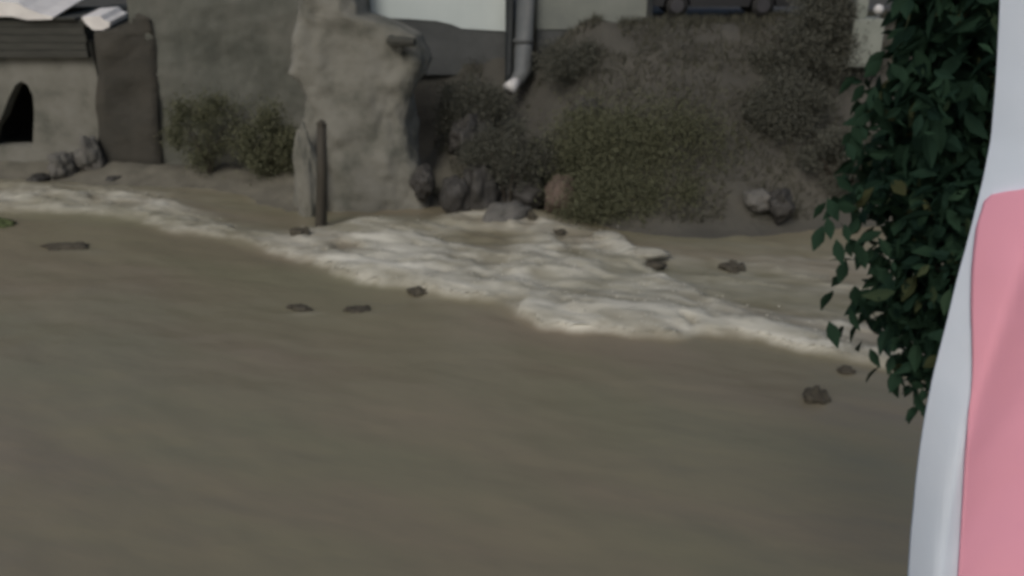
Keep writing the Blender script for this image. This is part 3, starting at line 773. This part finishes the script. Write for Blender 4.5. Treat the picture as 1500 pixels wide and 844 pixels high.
# ------------------------------------------------------------------ flotsam
def flotsam(px, py, rx_, ry_, rz_, mt, label, seed, rot=0., twigs=3):
    p = on(px, py, .06)
    zz = float(river_z(np.array([p.x]), np.array([p.y]))[0])
    p = Vector((p.x, p.y, zz + rz_ * .1))
    root = thing('flotsam', label, 'debris', p, 'dark debris carried by the flood')
    root.rotation_euler.z = rot
    link('clod', lump_mesh('clod', M[mt], rx_, ry_, rz_, seed, 18, .7, 1.9), root)
    for k in range(twigs):
        a = seed + k * 2.1; bm = bmesh.new()
        tube(bm, [(0, 0, 0), (rx_ * .8 * math.cos(a), ry_ * .8 * math.sin(a), rz_ * .7), (rx_ * 1.1 * math.cos(a), ry_ * 1.1 * math.sin(a), rz_ * .5)], [.025, .02, .008], 6)
        bm_obj('twig', bm, M['bark'], root)
flotsam(95, 358, .55, .22, .1, 'debris', 'long flat dark clod floating on the far left', 1, R(4))
flotsam(4, 326, .35, .25, .14, 'green_debris', 'green clump of plants floating at the left edge', 2)
flotsam(441, 348, .26, .2, .16, 'debris', 'dark lump in the water at the foot of the post', 3)
flotsam(440, 447, .28, .14, .07, 'debris', 'thin dark stick bundle left of centre on the smooth water', 4, R(-25))
flotsam(525, 450, .25, .18, .06, 'debris', 'low dark clod right of the thin stick bundle', 5)
flotsam(612, 426, .24, .18, .09, 'debris', 'dark clod at the front lip of the white water', 6)
flotsam(820, 346, .17, .14, .12, 'debris', 'small dark lump in the upper white water', 7)
flotsam(780, 324, .14, .12, .16, 'debris', 'upright dark lump below the reddish rock', 8)
flotsam(1075, 391, .3, .22, .12, 'debris', 'dark clod in the slack water behind the crest', 9)
flotsam(955, 391, .34, .2, .08, 'debris', 'low dark clod below the longer pale slab', 10)
flotsam(1195, 582, .21, .2, .17, 'debris', 'round brown clump floating nearest the camera', 11, 0, 2)
flotsam(1240, 540, .16, .14, .08, 'debris', 'small brown clump floating under the hanging leaves', 12, 0, 2)

# ------------------------------------------------------------------ cloth hanging close to the camera
def cloth():
    Yc = .95
    E = [(-260, 1466), (-60, 1464), (0, 1461), (100, 1455), (200, 1446), (260, 1434), (300, 1424), (350, 1411), (400, 1398), (450, 1386), (500, 1374), (550, 1362), (600, 1353), (650, 1346), (700, 1341), (780, 1336), (844, 1333), (1000, 1329), (1150, 1328)]
    PE = [(275, 1500), (282, 1476), (290, 1463), (303, 1454), (330, 1446), (400, 1434), (470, 1426), (560, 1420), (650, 1416), (750, 1410), (844, 1404), (1000, 1398), (1150, 1394)]
    base = at(1480, 1150, Yc)
    root = thing('hanging_cloth', 'white cloth with a large pink panel hanging along the right edge', 'cloth', base)
    nv, nu = 110, 60
    pys = np.linspace(-260, 1150, nv)
    CR = [(-260, 75), (0, 60), (200, 50), (400, 40), (540, 34), (650, 28), (844, 20), (1150, 14)]
    ZC = np.array([at(1400, q, Yc).z for q, _ in CR])[::-1]; WC = np.array([k_ * .00058 * Yc / .95 for _, k_ in CR])[::-1] * 1.6
    def fold(x, z, ex):
        t = x - ex
        wd = np.interp(z, ZC, WC)
        return .055 * np.clip(1 - t / wd, 0, 1) ** 1.3 + .012 * np.sin(t * 22 - z * 4) + .004 * fbm(x * 9, z * 5, s=301)
    X, Y, Z, EX = (np.zeros((nv, nu)) for _ in range(4))
    for a, q in enumerate(pys):
        l = np.interp(q, [e[0] for e in E], [e[1] for e in E])
        p = at(l, q, Yc + .055); r_ = at(1980, q, Yc)
        u = np.linspace(0, 1, nu) ** 1.5
        X[a] = p.x + (r_.x - p.x) * u; Z[a] = p.z; EX[a] = p.x
    Y = Yc + fold(X, Z, EX)
    V = np.stack([X, Y, Z], -1).reshape(-1, 3) - np.array(base)
    o = link('fabric', raw_mesh('fabric', V, grid_faces(nv, nu), M['cloth']), root)
    md = o.modifiers.new('thick', 'SOLIDIFY'); md.thickness = .003; md.offset = 1 if False else 0
    # pink panel sewn on the camera side
    nv2, nu2 = 90, 40
    pys = 275 + (1150 - 275) * np.linspace(0, 1, nv2) ** 1.6
    X2, Y2, Z2, E2 = (np.zeros((nv2, nu2)) for _ in range(4))
    for a, q in enumerate(pys):
        l = np.interp(q, [e[0] for e in PE], [e[1] for e in PE]); le = np.interp(q, [e[0] for e in E], [e[1] for e in E])
        ex_ = at(le, q, Yc + .055).x
        for c_, u_ in enumerate(np.linspace(0, 1, nu2) ** 1.4):
            yy = Yc + .01
            for _ in range(5):
                p = at(l + (1975 - l) * u_, q, yy)
                yy = Yc + float(fold(np.array([p.x]), np.array([p.z]), np.array([ex_]))[0]) - .006
            X2[a, c_], Z2[a, c_], E2[a, c_], Y2[a, c_] = p.x, p.z, ex_, yy
    V2 = np.stack([X2, Y2, Z2], -1).reshape(-1, 3) - np.array(base)
    pk = link('pink_panel', raw_mesh('pink_panel', V2, grid_faces(nv2, nu2), M['pink']), root)
    md = pk.modifiers.new('thick', 'SOLIDIFY'); md.thickness = .004; md.offset = 0
    # stitched hem across the top of the panel
    nh = nu2; rows = np.linspace(312, 336, 5); HX, HZ, HYy = (np.zeros((5, nh)) for _ in range(3))
    for a, q in enumerate(rows):
        for c_ in range(nh):
            HX[a, c_] = np.interp(q, pys, X2[:, c_]) + .006 * (1 - c_ / nh); HZ[a, c_] = np.interp(q, pys, Z2[:, c_]); HYy[a, c_] = np.interp(q, pys, Y2[:, c_]) - .0035 - .0015 * math.sin(math.pi * a / 4)
    hm = link('hem', raw_mesh('hem', np.stack([HX, HYy, HZ], -1).reshape(-1, 3) - np.array(base), grid_faces(5, nh), M['hem']), pk)
    md = hm.modifiers.new('thick', 'SOLIDIFY'); md.thickness = .002; md.offset = 0
    tz = Z[0, 0]
    bm = bmesh.new(); tube(bm, [(X[0, 0] - base.x - .3, Yc - base.y, tz - base.z), (X[0, 0] - base.x + 1.2, Yc - base.y, tz - base.z)], .012, 10)
    bm_obj('rod', bm, M['alloy'], root)
cloth()
